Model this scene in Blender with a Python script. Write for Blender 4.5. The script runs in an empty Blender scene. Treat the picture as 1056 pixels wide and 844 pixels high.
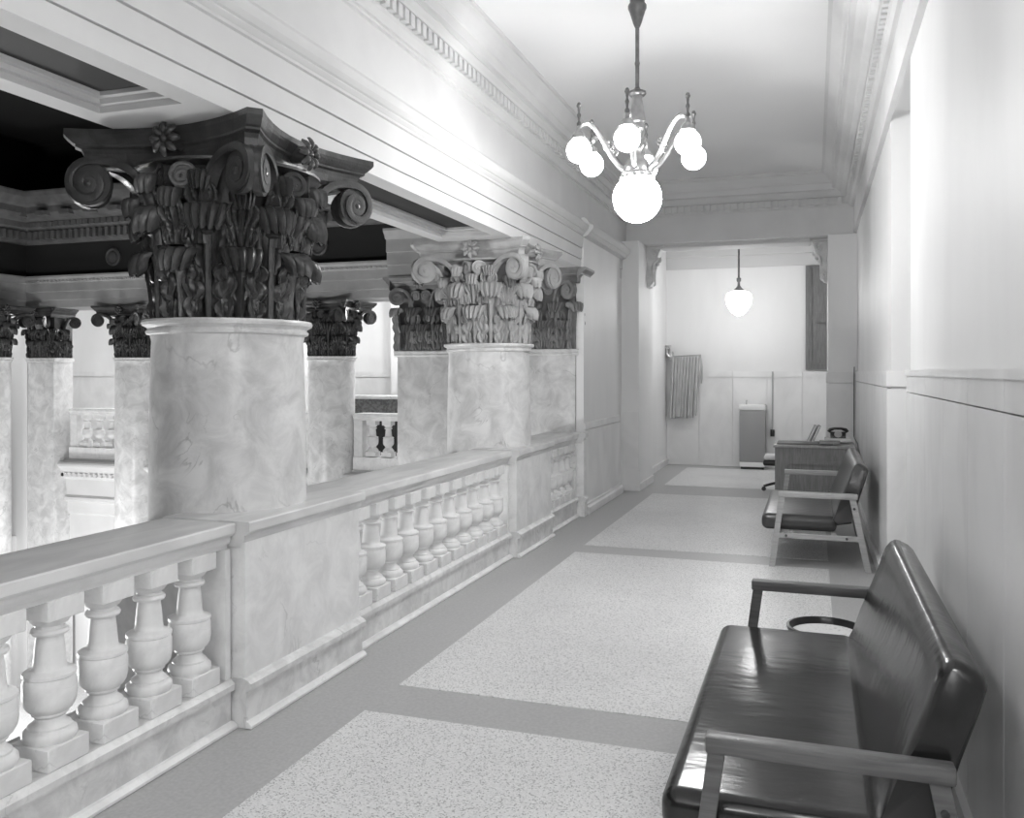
import bpy, bmesh, math, random
from mathutils import Vector, Matrix
random.seed(7)
PI = math.pi
scn = bpy.context.scene
COL = scn.collection

# ------------------------------------------------------------------ materials
MATS = {}
def mat(name, base, rough=.5, metal=0., noise=None, bump=None, emit=0., coat=0., spec=.5):
    """noise=(scale, dark value, lo, hi, distortion, stretch xyz); bump=(scale, strength, stretch xyz)"""
    m = bpy.data.materials.new(name); m.use_nodes = True
    nt = m.node_tree; b = nt.nodes['Principled BSDF']
    b.inputs['Base Color'].default_value = (base, base, base, 1)
    b.inputs['Roughness'].default_value = rough
    b.inputs['Metallic'].default_value = metal
    b.inputs['Coat Weight'].default_value = coat
    b.inputs['Specular IOR Level'].default_value = spec
    if emit:
        b.inputs['Emission Color'].default_value = (1, 1, 1, 1)
        b.inputs['Emission Strength'].default_value = emit
    tc = nt.nodes.new('ShaderNodeTexCoord')
    def mapped(st):
        mp = nt.nodes.new('ShaderNodeMapping'); mp.inputs['Scale'].default_value = st
        nt.links.new(tc.outputs['Object'], mp.inputs['Vector']); return mp.outputs['Vector']
    if noise:
        sc, dk, lo, hi, dist, st = noise
        n = nt.nodes.new('ShaderNodeTexNoise'); n.inputs['Scale'].default_value = sc
        n.inputs['Detail'].default_value = 6; n.inputs['Distortion'].default_value = dist
        nt.links.new(mapped(st), n.inputs['Vector'])
        r = nt.nodes.new('ShaderNodeValToRGB')
        r.color_ramp.elements[0].position = lo; r.color_ramp.elements[0].color = (dk, dk, dk, 1)
        r.color_ramp.elements[1].position = hi; r.color_ramp.elements[1].color = (base, base, base, 1)
        nt.links.new(n.outputs['Fac'], r.inputs['Fac'])
        nt.links.new(r.outputs['Color'], b.inputs['Base Color'])
    if bump:
        sc, stg, st = bump
        n = nt.nodes.new('ShaderNodeTexNoise'); n.inputs['Scale'].default_value = sc
        n.inputs['Detail'].default_value = 3
        nt.links.new(mapped(st), n.inputs['Vector'])
        bp = nt.nodes.new('ShaderNodeBump'); bp.inputs['Strength'].default_value = stg
        bp.inputs['Distance'].default_value = .01
        nt.links.new(n.outputs['Fac'], bp.inputs['Height'])
        nt.links.new(bp.outputs['Normal'], b.inputs['Normal'])
    MATS[name] = m
    return m

def veined_marble(name, base, vein, mott, rough=.35, scale=1.0):
    m = mat(name, base, rough)
    nt = m.node_tree; b = nt.nodes['Principled BSDF']; N = nt.nodes.new; L = nt.links.new
    tc = N('ShaderNodeTexCoord')
    n1 = N('ShaderNodeTexNoise'); n1.inputs['Scale'].default_value = 3.2*scale; n1.inputs['Detail'].default_value = 8
    n1.inputs['Roughness'].default_value = .65; n1.inputs['Distortion'].default_value = .6
    L(tc.outputs['Object'], n1.inputs['Vector'])
    r1 = N('ShaderNodeValToRGB'); r1.color_ramp.elements[0].position = .36; r1.color_ramp.elements[1].position = .62
    r1.color_ramp.elements[0].color = (mott, mott, mott, 1); r1.color_ramp.elements[1].color = (base, base, base, 1)
    L(n1.outputs['Fac'], r1.inputs['Fac'])
    n2 = N('ShaderNodeTexNoise'); n2.inputs['Scale'].default_value = 1.1*scale; n2.inputs['Detail'].default_value = 9
    n2.inputs['Distortion'].default_value = 1.6
    mp = N('ShaderNodeMapping'); mp.inputs['Rotation'].default_value = (.5, .5, .3)
    L(tc.outputs['Object'], mp.inputs['Vector']); L(mp.outputs['Vector'], n2.inputs['Vector'])
    s = N('ShaderNodeMath'); s.operation = 'SUBTRACT'; s.inputs[1].default_value = .5; L(n2.outputs['Fac'], s.inputs[0])
    a = N('ShaderNodeMath'); a.operation = 'ABSOLUTE'; L(s.outputs[0], a.inputs[0])
    mr = N('ShaderNodeMapRange'); mr.inputs['From Min'].default_value = 0; mr.inputs['From Max'].default_value = .012
    mr.inputs['To Min'].default_value = .55; mr.inputs['To Max'].default_value = 0; L(a.outputs[0], mr.inputs['Value'])
    # break the veins up
    n3 = N('ShaderNodeTexNoise'); n3.inputs['Scale'].default_value = 2.3*scale; L(tc.outputs['Object'], n3.inputs['Vector'])
    r3 = N('ShaderNodeValToRGB'); r3.color_ramp.elements[0].position = .5; r3.color_ramp.elements[1].position = .68
    L(n3.outputs['Fac'], r3.inputs['Fac'])
    mu = N('ShaderNodeMath'); mu.operation = 'MULTIPLY'; L(mr.outputs[0], mu.inputs[0]); L(r3.outputs['Color'], mu.inputs[1])
    mx = N('ShaderNodeMixRGB'); mx.inputs['Color2'].default_value = (vein, vein, vein, 1)
    L(mu.outputs[0], mx.inputs['Fac']); L(r1.outputs['Color'], mx.inputs['Color1'])
    L(mx.outputs['Color'], b.inputs['Base Color'])
    return m

def terrazzo(name, base, chip, scale, thr):
    m = mat(name, base, .38)
    nt = m.node_tree; b = nt.nodes['Principled BSDF']; N = nt.nodes.new; L = nt.links.new
    tc = N('ShaderNodeTexCoord')
    v = N('ShaderNodeTexVoronoi'); v.inputs['Scale'].default_value = scale
    L(tc.outputs['Object'], v.inputs['Vector'])
    sp = N('ShaderNodeSeparateColor'); L(v.outputs['Color'], sp.inputs['Color'])
    r = N('ShaderNodeValToRGB')
    e = r.color_ramp.elements
    e[0].position = 0; e[0].color = (chip, chip, chip, 1)
    e[1].position = thr; e[1].color = (base*.9, base*.9, base*.9, 1)
    x = r.color_ramp.elements.new(thr*.8); x.color = (chip*1.2,)*3+(1,)
    x = r.color_ramp.elements.new(1.0); x.color = (min(1, base*1.12),)*3+(1,)
    L(sp.outputs[0], r.inputs['Fac'])
    n = N('ShaderNodeTexNoise'); n.inputs['Scale'].default_value = .9; n.inputs['Detail'].default_value = 4
    L(tc.outputs['Object'], n.inputs['Vector'])
    r2 = N('ShaderNodeValToRGB'); r2.color_ramp.elements[0].color = (.86,)*3+(1,); r2.color_ramp.elements[0].position = .3
    r2.color_ramp.elements[1].position = .7
    L(n.outputs['Fac'], r2.inputs['Fac'])
    mx = N('ShaderNodeMixRGB'); mx.blend_type = 'MULTIPLY'; mx.inputs['Fac'].default_value = 1
    L(r.outputs['Color'], mx.inputs['Color1']); L(r2.outputs['Color'], mx.inputs['Color2'])
    L(mx.outputs['Color'], b.inputs['Base Color'])
    return m

U = (1, 1, 1)
M_PLASTER = mat('wall_paint', .80, .52, noise=(1.6, .75, .35, .65, .3, (1, 1, .35)), bump=(60, .06, (1, 1, .2)))
M_CEIL = mat('ceiling_paint', .84, .7, noise=(.8, .81, .3, .7, 0, U))
M_TRIM = mat('moulding_paint', .66, .75, noise=(2.5, .62, .35, .65, .2, U))
M_WAIN = mat('wainscot_marble', .80, .3, noise=(2.2, .71, .36, .6, .8, (1, 1, .6)))
M_COLUMN = veined_marble('column_marble', .76, .16, .54, .34, 1.5)
M_BAL = veined_marble('balustrade_marble', .84, .45, .70, .42, 1.6)
M_RAIL = mat('handrail_marble', .74, .38, noise=(4, .60, .35, .62, .8, (2, .5, 1)))
M_BASE = veined_marble('plinth_marble', .78, .35, .58, .4, 2.2)
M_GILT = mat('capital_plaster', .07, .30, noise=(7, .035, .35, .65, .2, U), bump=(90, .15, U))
M_GILTPALE = mat('capital_plaster_pale', .42, .45, noise=(7, .30, .35, .65, .2, U), bump=(90, .15, U))  # same texture as the dark capitals, lighter base tone
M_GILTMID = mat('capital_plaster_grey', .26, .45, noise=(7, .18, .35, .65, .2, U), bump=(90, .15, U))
M_TERR = terrazzo('terrazzo_light', .76, .36, 170, .16)
M_BORDER = mat('terrazzo_border', .46, .36, noise=(60, .38, .3, .7, 0, U))
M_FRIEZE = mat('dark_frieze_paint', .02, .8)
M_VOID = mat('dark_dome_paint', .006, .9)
M_ATR = mat('atrium_stone', .42, .6, noise=(3, .34, .35, .65, .2, U))
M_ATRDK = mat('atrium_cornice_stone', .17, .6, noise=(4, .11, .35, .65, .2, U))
M_LEATHER = mat('black_leather', .015, .22, bump=(3.2, .38, (1.3, 3.2, 1.6)), spec=.6)
M_LEATHER2 = mat('brown_leather', .045, .28, bump=(6, .4, (1.6, 5, 2)), spec=.6)
M_WOOD = mat('bench_frame', .13, .42, noise=(9, .08, .35, .65, .4, (.6, 8, 8)))
M_WOODLT = mat('bench_frame_pale', .42, .42, noise=(9, .33, .35, .65, .4, (.6, 8, 8)))
M_DESK = mat('desk_wood', .24, .4, noise=(7, .17, .35, .65, .5, (8, 1, .8)))
M_DESKLT = mat('desk_wood_pale', .36, .4, noise=(7, .29, .35, .65, .5, (8, 1, .8)))
M_SHUT = mat('shutter_wood', .20, .45, noise=(7, .14, .35, .65, .5, (8, 1, .8)))
M_BRASS = mat('brass', .42, .28, metal=.8, noise=(14, .3, .35, .65, 0, U))
M_BRASSDK = mat('brass_dark', .20, .35, metal=.7, noise=(14, .13, .35, .65, 0, U))
M_GLOBE = mat('lit_globe', .9, .3, emit=19)
M_GLOBEBIG = mat('lit_large_globe', .9, .3, emit=80)
M_GLOBE2 = mat('lit_pendant_globe', .9, .3, emit=31)
M_BLACK = mat('black_enamel', .02, .3)
M_STEEL = mat('steel', .5, .3, metal=.9)
M_COOLER = mat('cooler_enamel', .30, .4)
M_WHITE = mat('white_enamel', .8, .35)
M_PAPER = mat('paper', .78, .7)
M_BOOK = mat('book_cover', .20, .5)
M_HOSE = mat('hose_canvas', .50, .8, noise=(30, .40, .35, .65, 0, (1, 1, .2)))
M_SAND = mat('sand', .68, .9, noise=(70, .40, .28, .42, 0, U))
M_BOLT = mat('bolt', .08, .3, metal=.6)
M_GRANITE = mat('granite', .22, .5, noise=(25, .10, .4, .6, 0, U))

# ------------------------------------------------------------------ mesh builder
class MB:
    def __init__(s): s.v = []; s.f = []; s.sm = []
    def add(s, vs, fs, smooth=False):
        o = len(s.v); s.v += [tuple(v) for v in vs]
        s.f += [tuple(i+o for i in f) for f in fs]; s.sm += [smooth]*len(fs); return s
    def box(s, x0, x1, y0, y1, z0, z1):
        return s.add([(x0,y0,z0),(x1,y0,z0),(x1,y1,z0),(x0,y1,z0),(x0,y0,z1),(x1,y0,z1),(x1,y1,z1),(x0,y1,z1)],
              [(0,3,2,1),(4,5,6,7),(0,1,5,4),(1,2,6,5),(2,3,7,6),(3,0,4,7)])
    def rbox(s, x0, x1, y0, y1, z0, z1, r=.01, seg=2, M=None):
        bm = bmesh.new(); bmesh.ops.create_cube(bm, size=1)
        bmesh.ops.scale(bm, vec=(x1-x0, y1-y0, z1-z0), verts=bm.verts)
        bmesh.ops.bevel(bm, geom=bm.edges[:], offset=r, segments=seg, profile=.5, affect='EDGES')
        bmesh.ops.translate(bm, vec=((x0+x1)/2, (y0+y1)/2, (z0+z1)/2), verts=bm.verts)
        if M: bmesh.ops.transform(bm, matrix=M, verts=bm.verts)
        bm.verts.index_update()
        s.add([v.co[:] for v in bm.verts], [[v.index for v in f.verts] for f in bm.faces], True); bm.free(); return s
    def lathe(s, prof, n=32, c=(0,0,0), smooth=True, cap=True, a0=0, sx=1, sy=1):
        vs = []; fs = []; m = len(prof)
        for i in range(n):
            a = a0+2*PI*i/n
            for r, z in prof: vs.append((c[0]+r*sx*math.cos(a), c[1]+r*sy*math.sin(a), c[2]+z))
        for i in range(n):
            j = (i+1) % n
            for k in range(m-1): fs.append((i*m+k, j*m+k, j*m+k+1, i*m+k+1))
        if cap:
            fs.append(tuple(i*m for i in range(n))[::-1]); fs.append(tuple(i*m+m-1 for i in range(n)))
        return s.add(vs, fs, smooth)
    def sphere(s, c, r, n=24, m=14, sz=1):
        prof = [(max(1e-4, r*math.sin(PI*k/m)), -r*sz*math.cos(PI*k/m)) for k in range(m+1)]
        return s.lathe(prof, n, c, True, False)
    def extr(s, prof, axis, a, b, smooth=False):
        """closed polygon extruded. axis 'y': prof (x,z); 'x': prof (y,z); 'z': prof (x,y)"""
        def P(p, t):
            return {'y': (p[0], t, p[1]), 'x': (t, p[0], p[1]), 'z': (p[0], p[1], t)}[axis]
        n = len(prof); vs = [P(p, a) for p in prof]+[P(p, b) for p in prof]
        fs = [(i, (i+1) % n, n+(i+1) % n, n+i) for i in range(n)]
        fs += [tuple(range(n))[::-1], tuple(range(n, 2*n))]
        return s.add(vs, fs, smooth)
    def sweep(s, path, sec, up=(0,0,1), scale=None, smooth=True, closed=False):
        path = [Vector(p) for p in path]; n = len(path); m = len(sec); vs = []; up = Vector(up)
        for i, p in enumerate(path):
            t = (path[min(i+1, n-1)]-path[max(i-1, 0)])
            if closed: t = path[(i+1) % n]-path[i-1]
            t.normalize()
            sd = t.cross(up)
            if sd.length < 1e-4: sd = t.cross(Vector((1, .01, 0)))
            sd.normalize(); nn = sd.cross(t)
            k = scale[i] if scale else 1
            for a, b in sec: vs.append(p+sd*a*k+nn*b*k)
        fs = [(i*m+j, i*m+(j+1) % m, (i+1)*m+(j+1) % m, (i+1)*m+j) for i in range(n-1) for j in range(m)]
        if closed: fs += [((n-1)*m+j, (n-1)*m+(j+1) % m, (j+1) % m, j) for j in range(m)]
        else: fs += [tuple(range(m))[::-1], tuple((n-1)*m+j for j in range(m))]
        return s.add(vs, fs, smooth)
    def tube(s, path, r, n=8, up=(0,0,1), scale=None):
        return s.sweep(path, [(r*math.cos(2*PI*k/n), r*math.sin(2*PI*k/n)) for k in range(n)], up, scale)
    def sheet(s, P, nu, nv, th):
        """closed thin shell over P(u in -1..1, v in 0..1)"""
        g = [[Vector(P(-1+2*i/nu, j/nv)) for i in range(nu+1)] for j in range(nv+1)]
        front = []; back = []
        for j in range(nv+1):
            for i in range(nu+1):
                du = g[j][min(i+1, nu)]-g[j][max(i-1, 0)]; dv = g[min(j+1, nv)][i]-g[max(j-1, 0)][i]
                nrm = du.cross(dv)
                if nrm.length > 1e-9: nrm.normalize()
                front.append(g[j][i]+nrm*th*.5); back.append(g[j][i]-nrm*th*.5)
        W = nu+1; n = W*(nv+1); fs = []
        for j in range(nv):
            for i in range(nu):
                a = j*W+i
                fs.append((a, a+1, a+W+1, a+W)); fs.append((n+a, n+a+W, n+a+W+1, n+a+1))
        bd = [i for i in range(nu)]+[j*W+nu for j in range(nv)]+[nv*W+nu-i for i in range(nu)]+[(nv-j)*W for j in range(nv)]
        for k in range(len(bd)):
            a, b = bd[k], bd[(k+1) % len(bd)]
            fs.append((b, a, n+a, n+b))
        return s.add(front+back, fs, True)
    def xf(s, M):
        s.v = [tuple(M @ Vector(v)) for v in s.v]; return s
    def mesh(s, name, m):
        me = bpy.data.meshes.new(name); me.from_pydata(s.v, [], s.f); me.materials.append(m)
        for p, q in zip(me.polygons, s.sm): p.use_smooth = q
        bm = bmesh.new(); bm.from_mesh(me); bmesh.ops.recalc_face_normals(bm, faces=bm.faces)
        bm.to_mesh(me); bm.free()
        if any(s.sm):
            try: me.set_sharp_from_angle(angle=math.radians(42))
            except Exception: pass
        return me
    def build(s, name, m, parent=None):
        return link(name, s.mesh(name, m), parent)

def link(name, me, parent=None, loc=(0,0,0), rz=0):
    o = bpy.data.objects.new(name, me); COL.objects.link(o)
    o.location = loc; o.rotation_euler = (0, 0, rz)
    if parent: o.parent = parent
    return o
def tag(o, label, cat, group=None):
    o['label'] = label; o['category'] = cat
    if group: o['group'] = group
    return o
def thing(name, label, cat, loc=(0,0,0), rz=0, group=None):
    return tag(link(name, None, None, loc, rz), label, cat, group)
def struct(name, mb, m, label=None):
    o = mb.build(name, m); o['kind'] = 'structure'
    if label: o['label'] = label
    return o
def copy_tree(o, parent=None):
    c = o.copy(); COL.objects.link(c)
    if parent: c.parent = parent
    for ch in list(o.children): copy_tree(ch, c)
    return c

# ------------------------------------------------------------------ key dimensions
XR = .54            # right wall
XF = -2.55          # corridor face of the entablature over the columns
XC = -2.97          # axis of the colonnade
ZC = 4.30           # corridor ceiling
YB = 12.45          # cross beam face
YW = 15.80          # back wall
Y0 = -5.0           # behind the camera
ZS = 2.86           # soffit
NECK = 1.92

# ------------------------------------------------------------------ floor
mb = MB()
mb.box(-2.98, XR+.3, Y0, YW+.2, -.25, -.003)
struct('floor', mb, M_BORDER, 'grey terrazzo border field of the corridor floor')
mb = MB()
for a, b in ((Y0+.2, -.18), (.18, 3.81), (4.18, 7.80), (8.15, 11.90), (12.85, 15.35)):
    mb.box(-2.07, .12, a, b, -.1, 0)
struct('floor_panels', mb, M_TERR, 'pale speckled terrazzo floor panels')

# ------------------------------------------------------------------ walls and ceilings
mb = MB().box(-2.62, XR+.3, Y0, YB+.75, ZC, ZC+.2)
struct('ceiling', mb, M_CEIL)
mb = MB().box(-2.9, XR+.3, YB+.75, YW+.3, 4.1, 4.3)
struct('ceiling_back', mb, M_CEIL)
# right wall with the tall recess between y 5.65 and 7.0
RY0, RY1, RZ = 5.65, 7.02, 3.57
mb = MB()
for a, b, c, d in ((Y0, RY0, -.2, ZC), (RY1, YW+.3, -.2, ZC), (RY0, RY1, RZ, ZC)):
    mb.box(XR, XR+.45, a, b, c, d)
mb.box(XR+.30, XR+.45, RY0, RY1, -.2, RZ)
struct('wall_right', mb, M_PLASTER)
mb = MB().box(-2.9, XR+.3, YW, YW+.3, -.2, 4.2)
struct('wall_back', mb, M_PLASTER)
mb = MB().box(-3.4, XR+.5, Y0-.2, Y0, -.2, ZC)
struct('wall_behind', mb, mat('unseen_dark_wall', .07, .5, noise=(5, .04, .35, .65, .4, (8, 8, .8))))  # unseen end wall made dark to cut bounce and reflections
# solid wall left of the corridor beyond the colonnade
YA = 9.88
for bx in ((-2.61, -2.52, YA, 11.85, -.2, 3.44), (-2.9, -2.612, YA+.37, 11.85, -.2, 3.44), (-2.9, -2.545, 11.852, 12.10, -.2, 3.44), (-2.9, -2.50, 13.20, YW, -.2, 4.2)):
    struct('wall_left', MB().box(*bx), M_PLASTER)
# piers of the cross opening
struct('wall_pier', MB().box(-2.9, -2.30, 12.10, 13.20, 0, 3.48), M_PLASTER)
struct('wall_pier', MB().box(.18, XR, YB-.05, 13.20, 0, 3.48), M_PLASTER)
# beam
mb = MB().box(-2.6, XR, YB, 13.2, 3.48, ZC)
struct('trim_1', mb, M_TRIM, 'plain cross beam below the dentil cornice')
mb = MB()
mb.extr([(YB+.15, 3.48), (YB+.15, 3.45), (YB+.20, 3.43), (YB+.60, 3.43), (YB+.65, 3.45), (YB+.65, 3.48)], 'x', -2.05, -.05)
struct('trim_2', mb, M_TRIM, 'raised soffit panel under the cross beam')
# frieze band on the back wall
mb = MB()
mb.extr([(YW, 3.48), (YW-.03, 3.48), (YW-.03, 3.68), (YW-.06, 3.70), (YW-.06, 3.92), (YW-.12, 4.0), (YW-.16, 4.1), (YW, 4.1)], 'x', -2.5, XR)
struct('trim_3', mb, mat('grey_band_paint', .58, .6), 'grey band at the top of the back wall')

# right cornice
def right_prof(x0, sgn):
    pts = [(.0, 3.50), (.04, 3.50), (.04, 3.84), (.07, 3.845), (.09, 3.862), (.09, 3.875), (.105, 3.88), (.105, 3.975), (.15, 3.98),
           (.165, 3.99), (.19, 4.01), (.20, 4.03), (.245, 4.045), (.27, 4.06), (.27, 4.07), (.31, 4.075), (.31, 4.14), (.33, 4.15), (.345, 4.18),
           (.385, 4.225), (.41, 4.25), (.41, 4.265), (.44, 4.27), (.44, 4.30), (0, 4.30)]
    return [(x0+sgn*d, z) for d, z in pts]
mb = MB().extr(right_prof(XR, -1), 'y', Y0, YB+.02)
y = Y0+.05
while y < YB-.2:
    mb.box(XR-.142, XR-.10, y, y+.055, 3.885, 3.972); y += .09
struct('trim_4', mb, M_TRIM, 'dentil cornice along the right wall')
# cornice on the beam
def beam_prof():
    pts = [(-.01, 3.86), (.02, 3.86), (.03, 3.875), (.04, 3.88), (.04, 3.975), (.07, 3.98), (.09, 4.0), (.12, 4.03), (.13, 4.05), (.19, 4.06),
           (.19, 4.14), (.21, 4.15), (.225, 4.18), (.265, 4.225), (.29, 4.25), (.29, 4.265), (.31, 4.27), (.31, 4.30), (-.01, 4.30)]
    return [(YB-d, z) for d, z in pts]
mb = MB().extr(beam_prof(), 'x', -2.56, XR)
x = -2.4
while x < XR-.15:
    mb.box(x, x+.055, YB-.08, YB-.03, 3.885, 3.972); x += .09
struct('trim_5', mb, M_TRIM, 'dentil cornice on the cross beam')

# entablature over the colonnade
ent = [(0, ZS), (0, 2.955), (-.012, 2.956), (-.012, 2.960), (.010, 2.961), (.010, 3.082), (-.002, 3.083), (-.002, 3.087), (.022, 3.088), (.028, 3.222),
       (.045, 3.226), (.045, 3.242), (.052, 3.247), (.066, 3.262), (.066, 3.270), (.080, 3.276), (.10, 3.30), (.106, 3.325), (.106, 3.345), (.06, 3.352),
       (.045, 3.39), (.020, 3.42), (.020, 3.432), (.0, 3.436), (.0, 3.775), (.022, 3.78), (.022, 3.795), (.04, 3.80), (.04, 3.82), (.052, 3.86), (.06, 3.872),
       (.06, 3.972), (.105, 3.975), (.115, 3.995), (.14, 4.02), (.14, 4.035), (.18, 4.04), (.18, 4.12), (.195, 4.13), (.21, 4.17), (.235, 4.22), (.245, 4.26),
       (.26, 4.265), (.26, 4.30), (-.70, 4.30), (-.70, 3.2), (-.70, ZS)]
mb = MB().extr([(XF+d, z) for d, z in ent[:-1]]+[(XF-.70, 2.966), (XF-.02, 2.966), (XF-.02, ZS)], 'y', Y0, YB+.02)
y = Y0+.05
while y < YB-.15:
    mb.box(XF+.055, XF+.10, y, y+.055, 3.885, 3.968); y += .09
# sunk panels in the soffit : a downward frame of borders with stepped mouldings
struct('trim_6', mb, M_TRIM, 'white entablature with dentils above the columns')
mb = MB()
def frame(mb, xa, xb, ya, yb, w, z0, z1):
    mb.box(xa, xa+w, ya, yb, z0, z1); mb.box(xb-w, xb, ya, yb, z0, z1)
    mb.box(xa+w, xb-w, ya, ya+w, z0, z1); mb.box(xa+w, xb-w, yb-w, yb, z0, z1)
for cy in (0, 4, 8):
    mb.box(XF-.74, XF-.001, cy-.62, cy+.62, ZS-.001, ZS+.09)
for ya, yb in ((-3.38, -.62), (.62, 3.38), (4.62, 7.38), (8.62, YA)):
    frame(mb, XF-.74, XF-.001, ya, yb, .135, ZS-.001, ZS+.09)
    frame(mb, XF-.605, XF-.136, ya+.135, yb-.135, .03, ZS+.03, ZS+.09)
    frame(mb, XF-.575, XF-.166, ya+.165, yb-.165, .035, ZS+.055, ZS+.09)
struct('trim_7', mb, M_TRIM, 'soffit frames with sunk panels between the columns')
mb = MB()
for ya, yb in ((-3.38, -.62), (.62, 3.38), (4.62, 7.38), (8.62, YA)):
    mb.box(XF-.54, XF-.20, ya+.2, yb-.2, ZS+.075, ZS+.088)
struct('trim_8', mb, mat('soffit_field_dark', .02, .7), 'dark fields of the sunk soffit panels')  # panel fields get a near-black base tone
# moulding carried over the solid wall
sub = [(-.10, 3.20)]+[(d, z) for d, z in ent if 3.22 < z < 3.44]+[(-.10, 3.436)]
mb = MB().extr([(-2.50+d, z) for d, z in sub], 'y', YA-.05, 12.0)
struct('trim_9', mb, M_TRIM, 'moulding and cornice carried over the solid wall')

# ------------------------------------------------------------------ wainscot
def slabs_y(mb, x, sgn, ya, yb, step, z0, zb, zt, first=None):
    y = ya; g = .004
    while y < yb-.02:
        e = min(y+step, yb)
        mb.box(min(x, x+sgn*.022), max(x, x+sgn*.022), y+g/2, e-g/2, z0, zb-g)
        mb.box(min(x, x+sgn*.022), max(x, x+sgn*.022), y+g/2, e-g/2, zb+g*.5, zt)
        y = e
mb = MB()
slabs_y(mb, XR, -1, .33, RY0, .63, 0, 1.535, 1.63)
slabs_y(mb, XR, -1, RY1, 12.4, .9, 0, 1.535, 1.63)
mb.box(XR-.032, XR, .33, RY0, 1.63, 1.66); mb.box(XR-.032, XR, RY1-.02, 12.4, 1.63, 1.66)
mb.box(XR-.03, XR+.3, RY1-.022, RY1, 0, 1.528); mb.box(XR-.035, XR+.3, RY1-.028, RY1, 1.545, 1.66)
slabs_y(mb, -2.52, 1, YA+.0, 11.85, 1.0, .12, .98, 1.06)
mb.box(.16, XR-.02, YB-.075, YB-.05, 0, 1.5); mb.box(.155, XR-.02, YB-.08, YB-.05, 1.51, 1.65)
x = -2.5
for i in range(5):
    mb.box(x+.003, x+.577, YW-.022, YW, 0, 1.548); x += .58
x = -2.5
while x < XR-.1:
    mb.box(x+.003, x+1.157, YW-.022, YW, 1.556, 1.665); x += 1.16
struct('trim_10', mb, M_WAIN, 'polished marble wainscot slabs with thin joints')
mb = MB()
mb.box(-2.595, -2.28, 12.055, 12.10, 0, .30); mb.box(-2.56, -2.295, 12.07, 12.10, .30, 1.1)
mb.box(-2.52, -2.275, 12.0+.05, 13.2, 0, .10)
mb.extr([(-2.52, 0), (-2.46, 0), (-2.46, .08), (-2.475, .10), (-2.475, .125), (-2.52, .135)], 'y', YA, 11.85)
struct('baseboard_left', mb, M_WAIN)
mb = MB().box(-2.47, XR, YW-.045, YW-.02, 0, .03).box(-2.5, -2.46, 13.2, YW-.02, 0, .10).box(XR-.05, XR-.02, RY1, 12.3, 0, .12).box(XR-.05, XR-.02, .3, RY0, 0, .12)
struct('baseboard_back', mb, M_WAIN)

# shuttered window in the back wall
wn = MB()
frame_x0, frame_x1, wz0, wz1 = -.13, .46, 1.69, 3.47
wn.box(frame_x0, frame_x0+.05, YW-.05, YW, wz0, wz1); wn.box(frame_x1-.05, frame_x1, YW-.05, YW, wz0, wz1)
wn.box(frame_x0+.05, frame_x1-.05, YW-.05, YW, wz1-.04, wz1); wn.box(frame_x0+.05, frame_x1-.05, YW-.05, YW, wz0, wz0+.05)
w = struct('window_1', wn, M_SHUT, 'dark panelled shutter window in the back wall')
sh = MB()
a0, a1 = frame_x0+.05, frame_x1-.05
sh.box(a0, a1, YW-.02, YW-.002, wz0+.05, wz1-.04)
for z0, z1 in ((wz0+.06, wz0+.80), (wz0+.94, wz1-.05)):
    sh.box(a0, a0+.05, YW-.04, YW-.02, z0, z1); sh.box(a1-.05, a1, YW-.04, YW-.02, z0, z1)
    sh.extr([(a0+.08, z0+.03), (a1-.08, z0+.03), (a1-.08, z1-.03), (a0+.08, z1-.03)], 'y', YW-.032, YW-.02)
sh.box(a0, a1, YW-.04, YW-.02, wz0+.80, wz0+.94)
sh.build('shutter', M_SHUT, w)

# ------------------------------------------------------------------ Corinthian capital
CH = ZS-NECK-.005         # capital height .935
def bell_r(z):
    t = z/CH
    return .345+.02*t+(.13*((t-.6)/.4)**2 if t > .6 else 0)

def leaf_mesh(name, h, W, r_of, curl, lobes, flat=False):
    """one acanthus leaf on the bell, pointing to +x at angle 0"""
    def P(u, t):
        tk = .70
        if t < tk:
            q = t/tk; z = h*.86*q; off = .018+.03*q*q; ph = 0
        else:
            ph = (t-tk)/(1-tk)*math.radians(215)
            off = .048+curl*(1-math.cos(ph)); z = h*.86+curl*1.35*math.sin(ph)
        # outline: lobed edges narrowing at the foot, scalloped at the tip
        tl = min(t, tk)/tk
        lob = abs(math.sin(PI*(lobes-1)*tl+.35))**.7
        au = abs(u)
        w = W*(.80+.22*math.sin(PI*tl*.8)-.26*tl**3)*(.78+.22*lob)
        if t > tk: q = (t-tk)/(1-tk); w = W*(.70+.10*math.sin(PI*q)-.22*q*q)
        # herringbone ribs on the blade, radiating flutes on the curled tip
        if t <= tk: off += .012*math.cos(2*PI*(2.3*au-1.7*tl))*min(1, au*4)+.030*au**2*(.3+.7*lob)-.014*math.exp(-((au-.30)/.14)**2)
        else:
            off += .016*math.cos(u*PI*5)-.045*u*u
            if t > .86: z -= .016*(1+math.cos(u*PI*5))*(t-.86)/.14
        off += .026*math.exp(-(u/.10)**2)*(1 if t < tk else max(0, 1-(t-tk)*6))     # stem
        r = r_of(min(max(z, 0), CH*.8))+off
        if flat: return (r, w*u*.5, z)
        a = w*u*.5/(r_of(z*.5)+.03)
        return (r*math.cos(a), r*math.sin(a), z)
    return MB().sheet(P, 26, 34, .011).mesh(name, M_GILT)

def spiral_pts(cx_, cz, r0, r1, turns, a0, n, sgn=1):
    out = []
    for i in range(n+1):
        t = i/n; a = a0+sgn*2*PI*turns*t; r = r0*(r1/r0)**t
        out.append((cx_+r*math.cos(a), cz+r*math.sin(a)))
    return out

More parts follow.
